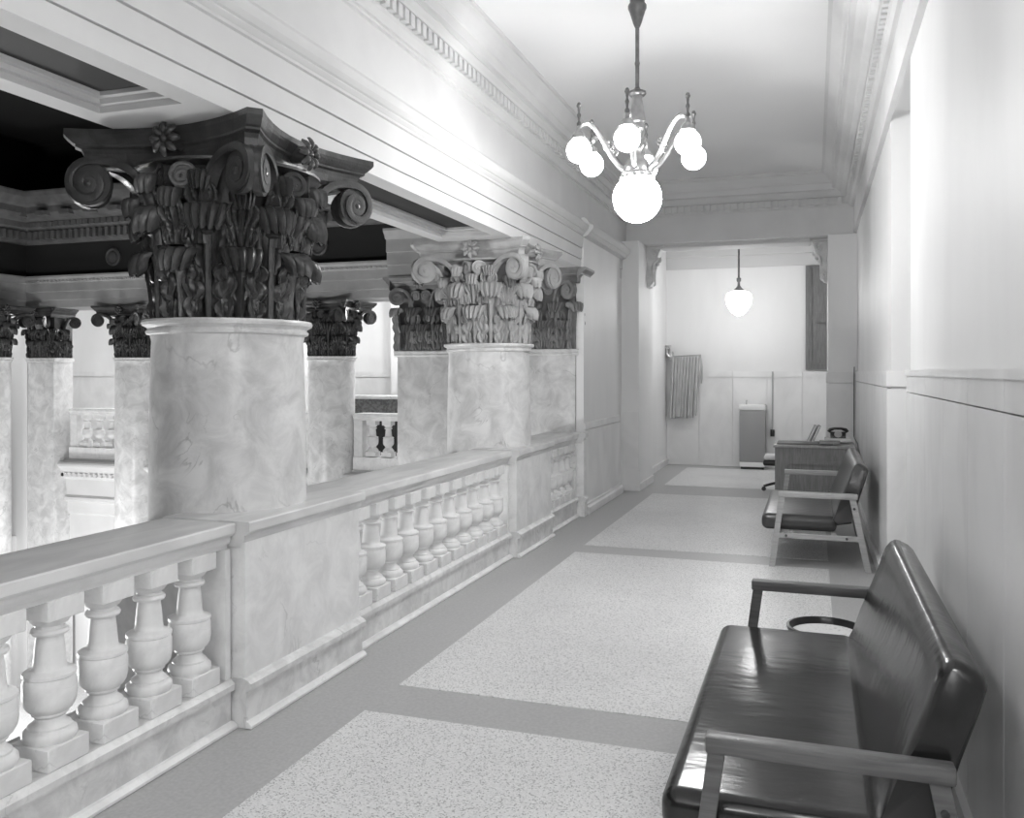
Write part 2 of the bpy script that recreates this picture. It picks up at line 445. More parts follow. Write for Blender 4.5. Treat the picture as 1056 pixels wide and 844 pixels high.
def volute_mesh(name, p0, p1, d, rad, wid, foot):
    """scroll whose stalk rises from p0 and curls at distance d along p0->p1; built in a vertical plane"""
    p0 = Vector(p0); p1 = Vector(p1); ex = (p1-p0); ex.z = 0; ln = ex.length; ex.normalize(); ey = Vector((-ex.y, ex.x, 0))
    cz = p1.z; cxx = ln
    sp = spiral_pts(cxx, cz, rad, rad*.16, 2.1, PI/2, 44, -1)
    sx, sz = cxx, cz+rad
    stalk = []
    for i in range(12):
        t = i/12
        # quadratic-like bezier from the foot to the start of the spiral, arriving horizontally
        ax, az = 0, foot; bx, bz = cxx*.12, cz+rad*.75; ccx, ccz = cxx*.5, cz+rad*1.02
        u = 1-t
        stalk.append((u**3*ax+3*u*u*t*bx+3*u*t*t*ccx+t**3*sx, u**3*az+3*u*u*t*bz+3*u*t*t*ccz+t**3*sz))
    pts = stalk+sp
    base = Vector((p0.x, p0.y, 0))
    path = [base+ex*a+Vector((0, 0, b)) for a, b in pts]
    n = len(path)
    sc = [.75+.25*min(1, i/12) if i < 14 else max(.30, 1-.75*(i-14)/(n-14)) for i in range(n)]
    mb = MB()
    hw = wid*.5; th = rad*.17
    sec = [(-th, -hw), (-th*.2, -hw*1.1), (th, -hw), (th*.7, -hw*.45), (th*.9, 0), (th*.7, hw*.45), (th, hw), (-th*.2, hw*1.1), (-th, hw), (-th*.6, 0)]
    # sweep with 'up' = plane normal so the band keeps its width across the plane
    mb.sweep(path, sec, up=ey, scale=None, smooth=True)
    ctr = base+ex*cxx+Vector((0, 0, cz))
    R = Matrix.Translation(ctr) @ Matrix((ex, Vector((0, 0, 1)), ey)).transposed().to_4x4()
    dk = MB().lathe([(.001, -hw*.55), (rad*.94, -hw*.55), (rad*.94, hw*.55), (.001, hw*.55)], 20, cap=False); dk.xf(R)
    mb.add(dk.v, dk.f, True)
    ey_ = MB().lathe([(.001, -hw*1.25), (rad*.15, -hw*1.1), (rad*.2, 0), (rad*.15, hw*1.1), (.001, hw*1.25)], 12, cap=False); ey_.xf(R)
    mb.add(ey_.v, ey_.f, True)
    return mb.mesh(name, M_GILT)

def abacus_outline(hc, hm, cut, n=10):
    """square with concave sides and cut corners"""
    pts = []
    for k in range(4):
        a = k*PI/2
        for i in range(n+1):
            t = -1+2*i/n
            yy = t*(hc-cut); xx = hm+(hc-hm)*abs(t)**1.9
            pts.append((xx*math.cos(a)-yy*math.sin(a), xx*math.sin(a)+yy*math.cos(a)))
    return pts
def abacus_mesh(name, hc, hm, cut, z0, z1, outl=abacus_outline):
    h = z1-z0
    lv = [(.86, 0), (.88, .12), (.885, .34), (.90, .46), (.935, .52), (.935, .58), (.95, .62), (.985, .76), (1.0, .84), (1.0, 1.0)]
    base = outl(hc, hm, cut); n = len(base); mb = MB(); vs = []; fs = []
    for s, t in lv: vs += [(x*s, y*s, z0+h*t) for x, y in base]
    for k in range(len(lv)-1):
        for i in range(n): fs.append((k*n+i, k*n+(i+1) % n, (k+1)*n+(i+1) % n, (k+1)*n+i))
    fs += [tuple(range(n))[::-1], tuple((len(lv)-1)*n+i for i in range(n))]
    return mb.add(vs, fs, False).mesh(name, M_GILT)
def flower_mesh(name, r):
    mb = MB()
    for k in range(8):
        a = 2*PI*k/8
        def P(u, t, a=a):
            rr = r*(.2+.8*t); w = .34*math.sin(PI*(.15+.8*t))
            return (.03+.05*t*(1-t)*2+.012*(1-u*u), rr*math.cos(a+u*w), rr*math.sin(a+u*w))
        mb.sheet(P, 4, 5, .008)
    mb.sphere((.04, 0, 0), r*.3, 10, 6)
    mb.sweep([(-.06, 0, .0), (.03, 0, 0)], [(r*.5*math.cos(2*PI*i/10), r*.5*math.sin(2*PI*i/10)) for i in range(10)])
    return mb.mesh(name, M_GILT)

LEAF1 = leaf_mesh('acanthus_leaf', .33, .27, bell_r, .040, 4)
LEAF2 = leaf_mesh('acanthus_leaf', .565, .27, bell_r, .050, 5)
LEAF3 = leaf_mesh('stalk_leaf', .26, .15, lambda z: .375+.16*max(0, z-.05), .030, 3)
LEAF1F = leaf_mesh('acanthus_leaf', .33, .24, lambda z: .0, .032, 4, True)
LEAF2F = leaf_mesh('acanthus_leaf', .565, .26, lambda z: .0, .040, 5, True)
Zv = .665
def pol(r, a, z): return (r*math.cos(a), r*math.sin(a), z)
A45 = PI/4
VOL = []
for sg in (1, -1):
    VOL.append(volute_mesh('volute', pol(.40, A45-sg*math.radians(27), 0), pol(.675, A45-sg*.065, Zv), 0, .115, .062, .36))
HEL = []
for sg in (1, -1):
    HEL.append(volute_mesh('helix', pol(.40, sg*math.radians(21), 0), pol(.435, sg*math.radians(6.6), Zv+.02), 0, .062, .05, .36))
def caul(sg):
    mb = MB(); a = sg*math.radians(22.5)
    mb.tube([pol(bell_r(0)+.045, a, .0), pol(.395, a, .18), pol(.40, a, .34), pol(.41, a, .42)], .02, 8, up=(1, 0, 0), scale=[.8, .9, 1, 1.1])
    c = pol(.41, a, .40)
    mb.lathe([(.018, 0), (.036, .015), (.036, .03), (.028, .04), (.045, .06), (.02, .09)], 10, c)
    return mb.mesh('stalk', M_GILT)
CAUL = [caul(1), caul(-1)]
ABAC = abacus_mesh('abacus', .585, .44, .05, CH-.175, CH)
FLOW = flower_mesh('fleuron', .085)
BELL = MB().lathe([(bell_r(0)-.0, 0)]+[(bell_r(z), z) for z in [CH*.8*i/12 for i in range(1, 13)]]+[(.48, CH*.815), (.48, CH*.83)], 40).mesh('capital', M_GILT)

def make_column(name, label, loc, zbot, group=None):
    t = thing(name, label, 'column', (loc[0], loc[1], zbot), 0, group)
    H = NECK-zbot
    r0, r1 = .405, .388
    sh = MB().lathe([(r0, 0), (r0-.002, H*.4), (r1+.004, H-.2), (r1, H-.11), (r1+.008, H-.075)], 56)
    sh.build('shaft', M_COLUMN, t)
    nk = MB().lathe([(r1+.004, H-.080), (r1+.026, H-.072), (r1+.03, H-.06), (r1+.018, H-.048), (r1+.022, H-.04), (r1+.045, H-.028), (r1+.05, H-.014), (r1+.045, H-.002), (r1-.06, H)], 56)
    nk.build('astragal', M_COLUMN, t)
    c = link('capital', BELL, t, (0, 0, H+.002))
    for k in range(8):
        link('acanthus_leaf', LEAF1, c, rz=k*PI/4)
        link('acanthus_leaf', LEAF2, c, rz=(k+.5)*PI/4)
    for k in range(4):
        for q in (0, 1):
            link('volute', VOL[q], c, rz=k*PI/2)
            link('helix', HEL[q], c, rz=k*PI/2)
            link('stalk', CAUL[q], c, rz=k*PI/2)
            link('stalk_leaf', LEAF3, c, (0, 0, .44), rz=k*PI/2+(1 if q else -1)*math.radians(20))
        link('stalk_leaf', LEAF3, c, (0, 0, .35), rz=(k+.5)*PI/2)
        link('stalk_leaf', LEAF3, c, (0, 0, .36), rz=k*PI/2)
        f = link('fleuron', FLOW, c, (.455*math.cos(k*PI/2), .455*math.sin(k*PI/2), CH-.075), k*PI/2)
    link('abacus', ABAC, c)
    return t
ZB = -4.4
GCOL = 'round marble columns of the hall'
PALE = {}
def repaint(o, m):
    """give a copied thing's capital another base tone"""
    for ch in o.children:
        if ch.name.split('.')[0] != 'shaft' and ch.name.split('.')[0] != 'astragal' and ch.type == 'MESH':
            k = (ch.data.name, m.name)
            if k not in PALE:
                PALE[k] = ch.data.copy(); PALE[k].materials[0] = m
            ch.data = PALE[k]
        repaint(ch, m)
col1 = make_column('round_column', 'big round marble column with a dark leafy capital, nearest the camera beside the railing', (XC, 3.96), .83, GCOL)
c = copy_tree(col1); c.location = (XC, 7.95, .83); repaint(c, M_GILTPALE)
c['label'] = 'second round marble column along the railing, with a pale leafy capital, beside the corner pier'
YFAR = 13.15
colf = make_column('round_column', 'tall round column across the hall, seen just right of the nearest column', (-7.78, YFAR), ZB, GCOL)
def again(loc, label):
    c = copy_tree(colf); c.location = loc; c['label'] = label; return c
again((-11.88, YFAR, ZB), 'tall round column across the hall seen at the left edge of the nearest column')
again((-14.15, 11.9, ZB), 'tall round column at the far left edge of the picture, cut by the frame')

# square piers (antae) with flat leafy capitals
def abacus_rect(w, d):
    def o(hc, hm, cut): return [(-d, -w), (d, -w), (d, w), (-d, w)]
    return o
def make_pier(name, label, x0, x1, yf, depth, zbot, side=None, finish=None):
    """rectangular pilaster with its decorated face to -y; side=+1/-1 adds leaves on that x side"""
    cxm = (x0+x1)/2; w = x1-x0
    t = thing(name, label, 'pilaster', (cxm, yf, zbot)); H = NECK-zbot
    MB().box(-w/2, w/2, 0, depth, 0, H-.075).build('shaft', M_COLUMN, t)
    nk = MB()
    prof = [(0, 0), (-.022, .008), (-.026, .02), (-.014, .03), (-.03, .042), (-.042, .06), (-.038, .075), (0, .075)]
    nk.extr([(p[0], H-.075+p[1]) for p in prof], 'x', -w/2-.04, w/2+.04)
    nk.box(-w/2-.04, w/2+.04, 0, depth, H-.075, H)
    nk.build('astragal', M_COLUMN, t)
    c = MB().box(-w/2+.01, w/2-.01, .03, depth, 0, CH*.83).build('capital', M_GILT, t); c.location = (0, 0, H+.002)
    rz = -PI/2
    for xx in (-w*.30, w*.0, w*.30): link('acanthus_leaf', LEAF1F, c, (xx, .02, 0), rz)
    for xx in (-w*.18, w*.18): link('acanthus_leaf', LEAF2F, c, (xx, .03, 0), rz)
    for sx in (-1, 1):
        link('acanthus_leaf', LEAF2F, c, (sx*w*.46, .02, 0), rz+sx*PI/4)
    for sx in (-1, 1):
        v = volute_mesh('volute', (sx*w*.16, -.03, 0), (sx*w*.43, -.12, Zv), 0, .105, .07, .36); link('volute', v, c)
        v = volute_mesh('helix', (sx*w*.24, -.04, 0), (sx*w*.085, -.06, Zv+.02), 0, .06, .05, .36); link('helix', v, c)
        st = MB().tube([(sx*w*.2, .0, 0), (sx*w*.2, -.02, .2), (sx*w*.2, -.03, .42)], .018, 8, up=(0, 1, 0)); st.build('stalk', M_GILT, c)
    if side:
        for yy in (.06, .30): link('acanthus_leaf', LEAF1F, c, (side*(w/2-.02), yy, 0), 0 if side > 0 else PI)
        link('acanthus_leaf', LEAF2F, c, (side*(w/2-.02), depth*.5, 0), 0 if side > 0 else PI)
        v = volute_mesh('volute', (side*w*.5, depth*.45, 0), (side*(w*.5+.10), depth*.9, Zv), 0, .105, .07, .36); link('volute', v, c)
    ab = MB()
    lv = [(.0, 0), (.012, .02), (.014, .06), (.03, .085), (.05, .095), (.055, .11), (.09, .14), (.10, .15), (.10, .175)]
    z0 = CH-.175
    for (p, za), (q, zb) in zip(lv[:-1], lv[1:]):
        pass
    prof = [(depth, z0)]+[(-.04-d, z0+z) for d, z in lv]+[(depth, CH)]
    ab.extr(prof, 'x', -w/2-.06, w/2+.06)
    for sx in (-1, 1):
        pr = [(sx*(w/2+.05), z0)]+[(sx*(w/2+.05+d), z0+z) for d, z in lv]+[(sx*(w/2+.05), CH)]
        ab.extr(pr, 'y', -.12, depth)
    ab.build('abacus', M_GILT, c)
    fl = link('fleuron', FLOW, c, (0, -.12, CH-.075), rz)
    if finish: repaint(t, finish)
    t['group'] = 'square marble pilasters of the hall'
    return t
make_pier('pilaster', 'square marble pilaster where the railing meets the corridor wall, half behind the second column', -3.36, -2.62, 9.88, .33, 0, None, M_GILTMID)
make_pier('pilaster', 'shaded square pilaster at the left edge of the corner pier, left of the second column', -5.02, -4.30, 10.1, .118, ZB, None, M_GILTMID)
make_pier('pilaster', 'square pilaster across the hall at its far left corner', -14.22, -13.58, YFAR-.30, .45, ZB, 1)

# ------------------------------------------------------------------ balustrade
BZ0, BZ1 = .225, .83
def baluster_mesh():
    mb = MB()
    mb.rbox(-.094, .094, -.094, .094, 0, .082, .004, 1)
    h = BZ1-BZ0
    mb.rbox(-.082, .082, -.082, .082, h-.075, h+.002, .003, 1)
    prof = [(.03, .08), (.088, .082), (.094, .095), (.092, .112), (.082, .122), (.074, .126), (.074, .134), (.055, .15), (.052, .165), (.064, .176), (.064, .184),
            (.078, .195), (.088, .212), (.092, .235), (.092, .295), (.088, .305), (.086, .312), (.092, .317), (.092, .328), (.084, .333), (.064, .338), (.058, .345),
            (.055, .37), (.051, .42), (.047, .45), (.046, .462), (.062, .467), (.066, .476), (.062, .486), (.05, .49), (.05, .500), (.062, .508), (.072, .522), (.076, .532), (.03, .532)]
    mb.lathe(prof, 24)
    return mb.mesh('baluster', M_BAL)
BALM = baluster_mesh()
COPE = [(.0, .83), (.0, .848), (.012, .852), (.018, .868), (.018, .885), (.034, .892), (.046, .905), (.046, .944), (.04, .95)]
def cope_prof(xf, xb, dz=0):
    return [(xf-.046+d, z+dz) for d, z in COPE]+[(xb+.046-d, z+dz) for d, z in COPE[::-1]]
def balustrade(ya, yb, label, n=None, blind=False, first=None):
    L = yb-ya
    t = thing('balustrade', label, 'balustrade', (-2.75, ya, 0), 0, 'marble railings of the gallery')
    b = MB().extr([(.19, -.002), (.19, .165), (.20, .172), (.215, .178), (.215, .205), (.20, .218), (.19, .225), (-.19, .225), (-.2, .2), (-.2, -.002)], 'y', .004, L-.004)
    b.build('base_rail', M_BASE, t)
    MB().extr([(.19, -.0), (.225, 0), (.225, .012), (.205, .028), (.19, .03)], 'y', 0, L).build('floor_fillet', M_BAL, t)
    MB().extr([(x+2.75, z) for x, z in cope_prof(-2.535, -2.955)], 'y', .004, L-.004).build('handrail', M_RAIL, t)
    for px in (.001, L-.036): MB().box(-.2, .185, px, px+.035, .226, .829).build('half_post', M_BAL, t)
    n = n or int(L/.245)
    st = (L-.09)/n
    for k in range(n): link('baluster', BALM, t, (.095, (.045+st*(k+.5)), BZ0), 0)
    if blind: MB().box(-.12, .06, 0, L, .2, .85).build('backing_panel', M_BAL, t)
    return t
balustrade(.54, 3.43, 'nearest run of marble railing, at the left edge of the picture with thick turned balusters')
balustrade(4.55, 7.37, 'run of marble railing between the two big columns')
balustrade(8.49, 9.715, 'short run of railing with blind balusters past the second column', 5, True)
def pedestal(ya, yb, label):
    L = yb-ya
    t = thing('pedestal', label, 'pedestal', (-2.75, ya, 0), 0, 'pedestals of the railing')
    MB().box(-.2, .25, 0, L, .225, .865).build('die', M_BAL, t)
    MB().box(-.66, -.2, L/2-.46, L/2+.40, .0, .828).build('column_seat', M_BAL, t)
    b = MB().extr([(.265, -.002), (.265, .165), (.275, .172), (.29, .178), (.29, .205), (.275, .218), (.25, .228), (-.22, .228), (-.22, -.002)], 'y', -.012, L+.012)
    b.build('base', M_BASE, t)
    MB().extr([(.265, 0), (.295, 0), (.295, .012), (.28, .028), (.265, .03)], 'y', -.015, L+.015).build('floor_fillet', M_BAL, t)
    c = MB().extr([(x+2.75, z+.006) for x, z in cope_prof(-2.465, -2.955)], 'y', -.015, L+.015)
    c.build('coping', M_RAIL, t)
    return t
pedestal(3.45, 4.53, 'solid marble pedestal panel of the railing below the nearest column')
pedestal(7.39, 8.47, 'solid marble pedestal of the railing in front of the second column')
t = thing('end_post', 'narrow marble post ending the railing at the corridor wall', 'post', (-2.75, 9.73, 0))
MB().box(-.2, .27, 0, .11, .225, .865).build('die', M_BAL, t)
MB().extr([(.28, -.002), (.28, .165), (.30, .178), (.30, .205), (.27, .228), (-.2, .228), (-.2, -.002)], 'y', -.01, .11).build('base', M_BASE, t)
MB().extr([(x+2.75, z+.006) for x, z in cope_prof(-2.455, -2.955)], 'y', -.01, .11).build('coping', M_RAIL, t)

# ------------------------------------------------------------------ the hall beyond the railing
XL = -14.15                      # left face line of the hall
# corner mass near right
mb = MB().box(-5.0, -2.9, 10.22, 16.9, ZB, 3.4)
struct('wall_corner', mb, M_WAIN)
struct('wall_hall', MB().box(-15.0, -14.23, 12.84, 12.95, ZB, ZS), M_PLASTER)
# architraves, friezes, cornices across the hall
def hall_arch(mb, pl, axis, a, b, s):
    pts = [(0, ZS), (0, 3.0), (-.02, 3.005), (-.02, 3.16), (-.04, 3.165), (-.04, 3.32), (-.07, 3.33), (-.09, 3.37), (-.13, 3.42), (-.13, 3.45), (.75, 3.45), (.75, ZS)]
    mb.extr([(pl+s*d, z) for d, z in pts], axis, a, b)
mb = MB(); hall_arch(mb, YFAR-.38, 'x', -14.6, -4.9, 1); hall_arch(mb, XL-.02, 'y', 2, YFAR, -1)
hall_arch(mb, 9.98, 'x', -5.1, -3.4, 1)
n = 0
x = -14.1
while x < -5.2:
    mb.box(x, x+.05, YFAR-.38-.105, YFAR-.38-.08, 3.335, 3.365); x += .09
struct('trim_11', mb, M_ATR, 'stone architrave across the hall')
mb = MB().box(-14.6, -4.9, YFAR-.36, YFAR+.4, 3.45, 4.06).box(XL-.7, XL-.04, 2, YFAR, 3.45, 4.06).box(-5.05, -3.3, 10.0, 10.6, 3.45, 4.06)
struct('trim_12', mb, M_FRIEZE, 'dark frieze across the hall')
def rosette(x, y, z):
    mb = MB()
    mb.lathe([(.17, 0), (.17, .03), (.14, .045), (.12, .03), (.10, .03), (.085, .05), (.03, .06), (.001, .06)], 20)
    mb.xf(Matrix.Translation((x, y, z)) @ Matrix.Rotation(PI/2, 4, 'X'))
    return mb
cor = [(0, 4.06), (-.06, 4.08), (-.08, 4.12), (-.08, 4.30), (-.14, 4.33), (-.16, 4.36), (-.16, 4.46), (-.30, 4.50), (-.36, 4.58), (-.36, 4.70), (-.42, 4.74), (-.5, 4.86), (-.52, 4.93), (-.52, 4.96), (.4, 4.96), (.4, 4.06)]
mb = MB().extr([(YFAR-.38+d, z) for d, z in cor], 'x', -14.7, -4.9)
mb.extr([(XL-d, z) for d, z in cor], 'y', 2, YFAR)
x = -14.1
while x < -5:
    mb.box(x, x+.07, YFAR-.38-.16, YFAR-.38-.07, 4.13, 4.28)
    mb.box(x+.01, x+.06, YFAR-.38-.20, YFAR-.38-.14, 4.36, 4.44); x += .14
y = 3
while y < YFAR-.5:
    mb.box(XL+.07, XL+.16, y, y+.07, 4.13, 4.28); y += .14
x = -14
while x < -5:
    mb.box(x, x+.22, YFAR-.38-.46, YFAR-.38-.3, 4.52, 4.60); x += .55
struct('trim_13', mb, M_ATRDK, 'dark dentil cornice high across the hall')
mb = MB()
for x in (-12.1, -9.9, -7.8, -5.7):
    r = rosette(x, YFAR-.36, 3.76); mb.add(r.v, r.f, True)
struct('trim_14', mb, mat('rosette_paint', .08, .5), 'round rosettes on the dark frieze')
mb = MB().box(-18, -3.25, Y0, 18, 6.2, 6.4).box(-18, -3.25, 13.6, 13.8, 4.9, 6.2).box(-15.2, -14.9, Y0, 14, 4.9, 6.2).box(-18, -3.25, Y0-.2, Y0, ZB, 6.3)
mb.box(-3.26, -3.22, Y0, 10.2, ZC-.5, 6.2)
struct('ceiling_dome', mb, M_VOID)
# galleries: floors, back walls, ceilings
mb = MB().box(-18, -2.9, YFAR-.05, 17.2, -.35, 0).box(-18, -14.2, 2, 11.4, -.35, 0)
struct('floor_gallery', mb, M_BORDER)
mb = MB().box(-18, -2.9, 16.9, 17.2, 0, 3.5).box(-17.8, -17.5, 2, 17, 0, 3.5).box(-14.9, -14.2, 16.7, 16.9, 0, 3.5).box(-8.35, -7.9, 16.5, 16.9, 0, 3.5)
struct('wall_gallery', mb, M_PLASTER)
mb = MB().box(-18, -2.9, YFAR+.36, 17.2, 3.42, 3.5).box(-18, -14.9, 2, YFAR+.36, 3.42, 3.5)
struct('ceiling_gallery', mb, M_CEIL)
mb = MB().box(-17.5, -5, 16.86, 16.9, 0, 1.53).box(-17.5, -5, 16.85, 16.9, 1.545, 1.66)
struct('trim_15', mb, M_WAIN, 'wainscot on the gallery wall across the hall')
# floor edge cornice of the gallery and lower storey
edge = [(0.1, -.02), (-.20, -.06), (-.22, -.09), (-.22, -.13), (-.18, -.17), (-.15, -.22), (-.08, -.26), (-.07, -.34), (-.05, -.38), (-.02, -.40), (0, -.70), (-.06, -.74), (-.06, -.80), (.02, -.84), (.04, -1.05), (.08, -1.08), (.08, -1.6), (.3, -1.6), (.3, -.02)]
mb = MB().extr([(YFAR+d, z) for d, z in edge], 'x', -14.6, -4.9)
mb.extr([(XL-.05-d, z) for d, z in edge], 'y', 2, 11.5)
x = -14
while x < -5:
    mb.box(x, x+.06, YFAR-.13, YFAR-.05, -.335, -.275); x += .12
struct('trim_16', mb, M_TRIM, 'white cornice along the gallery floor edge across the hall')
mb = MB().box(-18, -2.9, YFAR+.28, YFAR+.5, ZB, -1.5).box(-14.9, -14.5, 2, YFAR, ZB, -1.5)
struct('wall_lower', mb, M_PLASTER)
mb = MB().box(-18, -2.0, Y0, 17, ZB-.2, ZB)
struct('floor_lower', mb, M_TERR)
struct('wall_below', MB().box(-2.98, -2.78, Y0, 10.0, ZB, -.26), M_PLASTER)
for cy in (-4, 0, 4, 8): struct('wall_below', MB().box(-3.46, -2.981, cy-.56, cy+.52, ZB, -.004), M_PLASTER)

def far_balustrade(xa, xb, label):
    L = xb-xa
    t = thing('balustrade', label, 'balustrade', (xa, YFAR+.18, 0), 0, 'marble railings of the gallery')
    yy = .0
    MB().box(0, L, -.2, .2, 0, .215).build('base_rail', M_BAL, t)
    MB().extr([(-.19+.046-d if False else -.164-d, z) for d, z in COPE]+[(.164+d, z) for d, z in COPE[::-1]], 'x', 0, L).build('handrail', M_BAL, t)
    for px in (0, L-.16): MB().box(px, px+.16, -.17, .17, .21, .835).build('post', M_BAL, t)
    n = int((L-.36)/.26); st = (L-.32)/n
    for k in range(n): link('baluster', BALM, t, (.16+st*(k+.5), -.06, BZ0), 0)
    return t
far_balustrade(-13.5, -12.28, 'marble railing across the hall between the far left pilaster and the next column')
far_balustrade(-11.48, -8.2, 'marble railing across the hall mostly behind the nearest column')
far_balustrade(-7.36, -5.0, 'marble railing across the hall with dark gaps, left of the second column')
# dark parapet behind the right hand railing
t = thing('parapet', 'low dark stone parapet standing on the gallery floor behind the railing across the hall', 'parapet', (-7.4, 15.4, 0))
MB().box(-1.9, 2.2, 0, .3, 0, .82).build('base', M_BLACK, t)
MB().box(-1.9, 2.2, -.02, .32, .82, 1.12).build('band', M_GRANITE, t)
MB().rbox(-1.95, 2.25, -.06, .36, 1.12, 1.19, .01).build('coping', M_BAL, t)

# ------------------------------------------------------------------ chandelier
def ring_lathe(prof, n=24, c=(0,0,0)): return MB().lathe(prof, n, c, True, False)
CX, CY = -1.15, 6.0
t = thing('chandelier', 'lit brass chandelier with six small globes and one large globe, hanging from the corridor ceiling', 'chandelier', (CX, CY, ZC))
ring_lathe([(.001, 0), (.13, 0), (.13, -.02), (.10, -.04), (.055, -.06), (.05, -.10), (.064, -.12), (.064, -.14), (.055, -.16), (.042, -.20), (.03, -.24), (.018, -.27), (.001, -.27)]).build('canopy', M_BRASSDK, t)
ring_lathe([(.001, -.25), (.014, -.25), (.014, -.5), (.018, -.52), (.014, -.54), (.014, -.68), (.024, -.70), (.06, -.715), (.062, -.73), (.05, -.745), (.03, -.75), (.001, -.75)]).build('stem', M_BRASSDK, t)
ring_lathe([(.001, -.745), (.036, -.745), (.034, -.77), (.04, -.80), (.05, -.87), (.058, -.91), (.058, -.925), (.046, -.935), (.046, -.96), (.05, -.97), (.036, -1.0), (.032, -1.06),
            (.05, -1.09), (.032, -1.12), (.04, -1.16), (.07, -1.19), (.085, -1.22), (.10, -1.24), (.10, -1.27), (.115, -1.285), (.10, -1.31), (.001, -1.31)]).build('body', M_BRASS, t)
gl = MB().sphere((0, 0, -1.45), .168, 24, 14); g = gl.build('large_globe', M_GLOBEBIG, t)
gal = MB()
for k in range(12):
    a = 2*PI*k/12
    gal.sphere((.108*math.cos(a), .108*math.sin(a), -1.315), .017, 8, 6)
gal.build('globe_gallery', M_BRASS, t)
R5 = .42
for k in range(6):
    a = math.atan2(.32565, .9455)+math.radians(13+60*k)      # angles measured from the camera's right
    ca, sa = math.cos(a), math.sin(a)
    def q(r, z): return (r*ca, r*sa, z)
    path = []
    P0, P1, P2, P3 = (.07, -1.26), (.22, -1.24), (.24, -.98), (.36, -.955)
    for i in range(13):
        u = i/12; v = 1-u
        path.append(q(*(v**3*P0[j]+3*v*v*u*P1[j]+3*v*u*u*P2[j]+u**3*P3[j] for j in (0, 1))))
    path += [q(.40, -.965), q(R5, -.99), q(R5, -1.03)]
    arm = MB().tube(path, .017, 8, up=(-sa, ca, 0))
    # scroll leaf along the arm
    sp = spiral_pts(.20, -1.10, .05, .012, 1.4, PI*1.5, 18, 1)
    arm.tube([q(r, z) for r, z in sp], .009, 6, up=(-sa, ca, 0))
    ao = arm.build('arm', M_BRASS, t)
    fin = MB().lathe([(.001, .10), (.010, .095), (.018, .075), (.010, .058), (.007, .03), (.014, .01), (.009, -.01), (.007, -.03), (.016, -.045), (.016, -.06), (.001, -.06)], 12, (R5*ca, R5*sa, -.915), True, False)
    fin.build('finial', M_BRASSDK, ao)
    MB().lathe([(.001, 0), (.03, 0), (.045, -.02), (.055, -.045), (.05, -.05), (.001, -.05)], 14, (R5*ca, R5*sa, -1.02), True, False).build('shade_holder', M_BRASS, ao)
    MB().sphere((R5*ca, R5*sa, -1.145), .086, 18, 12).build('globe', M_GLOBE, ao)

# pendant in the far bay
t = thing('pendant_lamp', 'lit white globe pendant lamp hanging in the bay beyond the cross beam', 'lamp', (-1.12, 14.3, 4.1))
ring_lathe([(.001, 0), (.08, 0), (.08, -.02), (.03, -.06), (.001, -.06)], 18).build('canopy', M_BRASSDK, t)
ring_lathe([(.001, -.05), (.016, -.05), (.016, -.95), (.035, -.96), (.035, -1.0), (.018, -1.03), (.022, -1.08), (.05, -1.12), (.085, -1.15), (.09, -1.18), (.001, -1.18)], 18).build('rod', M_BRASSDK, t)
ring_lathe([(.001, -1.17), (.10, -1.17), (.16, -1.19), (.195, -1.24), (.20, -1.30), (.19, -1.36), (.16, -1.43), (.11, -1.50), (.05, -1.545), (.001, -1.555)], 24).build('globe', M_GLOBE2, t)

# ------------------------------------------------------------------ scroll consoles at the cross opening
def console(name, label, x, sg, y):
    t = thing(name, label, 'bracket', (x, y, 2.88), 0, 'scroll brackets of the cross beam')
    pr = [(0, 0), (.05, .02), (.08, .10), (.075, .20), (.06, .28), (.085, .36), (.14, .44), (.18, .50), (.20, .56), (.0, .56)]
    MB().extr([(sg*a, b) for a, b in pr], 'y', -.12, .12, True).build('body', M_GILT2, t)
    for yy in (-.125, .125):
        pts = spiral_pts(.105, .485, .075, .012, 1.8, PI/2, 30, -1)
        MB().tube([(sg*a, yy, b) for a, b in pts], .014, 6, up=(0, 1, 0)).build('scroll', M_GILT2, t)
        pts = spiral_pts(.05, .09, .045, .01, 1.5, PI*1.5, 22, 1)
        MB().tube([(sg*a, yy, b) for a, b in pts], .011, 6, up=(0, 1, 0)).build('scroll', M_GILT2, t)
    lf = MB()
    for k, yy in enumerate((-.075, 0, .075)):
        lf.tube([(sg*.085, yy, .10), (sg*.085, yy, .25), (sg*.10, yy, .36), (sg*.16, yy, .44)], .022, 6, up=(0, 1, 0), scale=[.6, .8, 1, 1.2])
    for k in range(3):
        lf.sphere((sg*(.10+.035*k), 0, .30+.055*k), .035, 10, 6)
    lf.build('leaf', M_GILT2, t)
    MB().rbox(-.005 if sg > 0 else -.26, .26 if sg > 0 else .005, -.15, .15, .56, .60, .01).build('cap', M_TRIM, t)
    return t
M_GILT2 = mat('console_plaster', .70, .5, noise=(9, .55, .35, .65, .2, U))
console('console_bracket', 'carved scroll bracket under the left end of the cross beam', -2.30, 1, 12.85)
console('console_bracket', 'carved scroll bracket under the right end of the cross beam', .18, -1, 12.85)

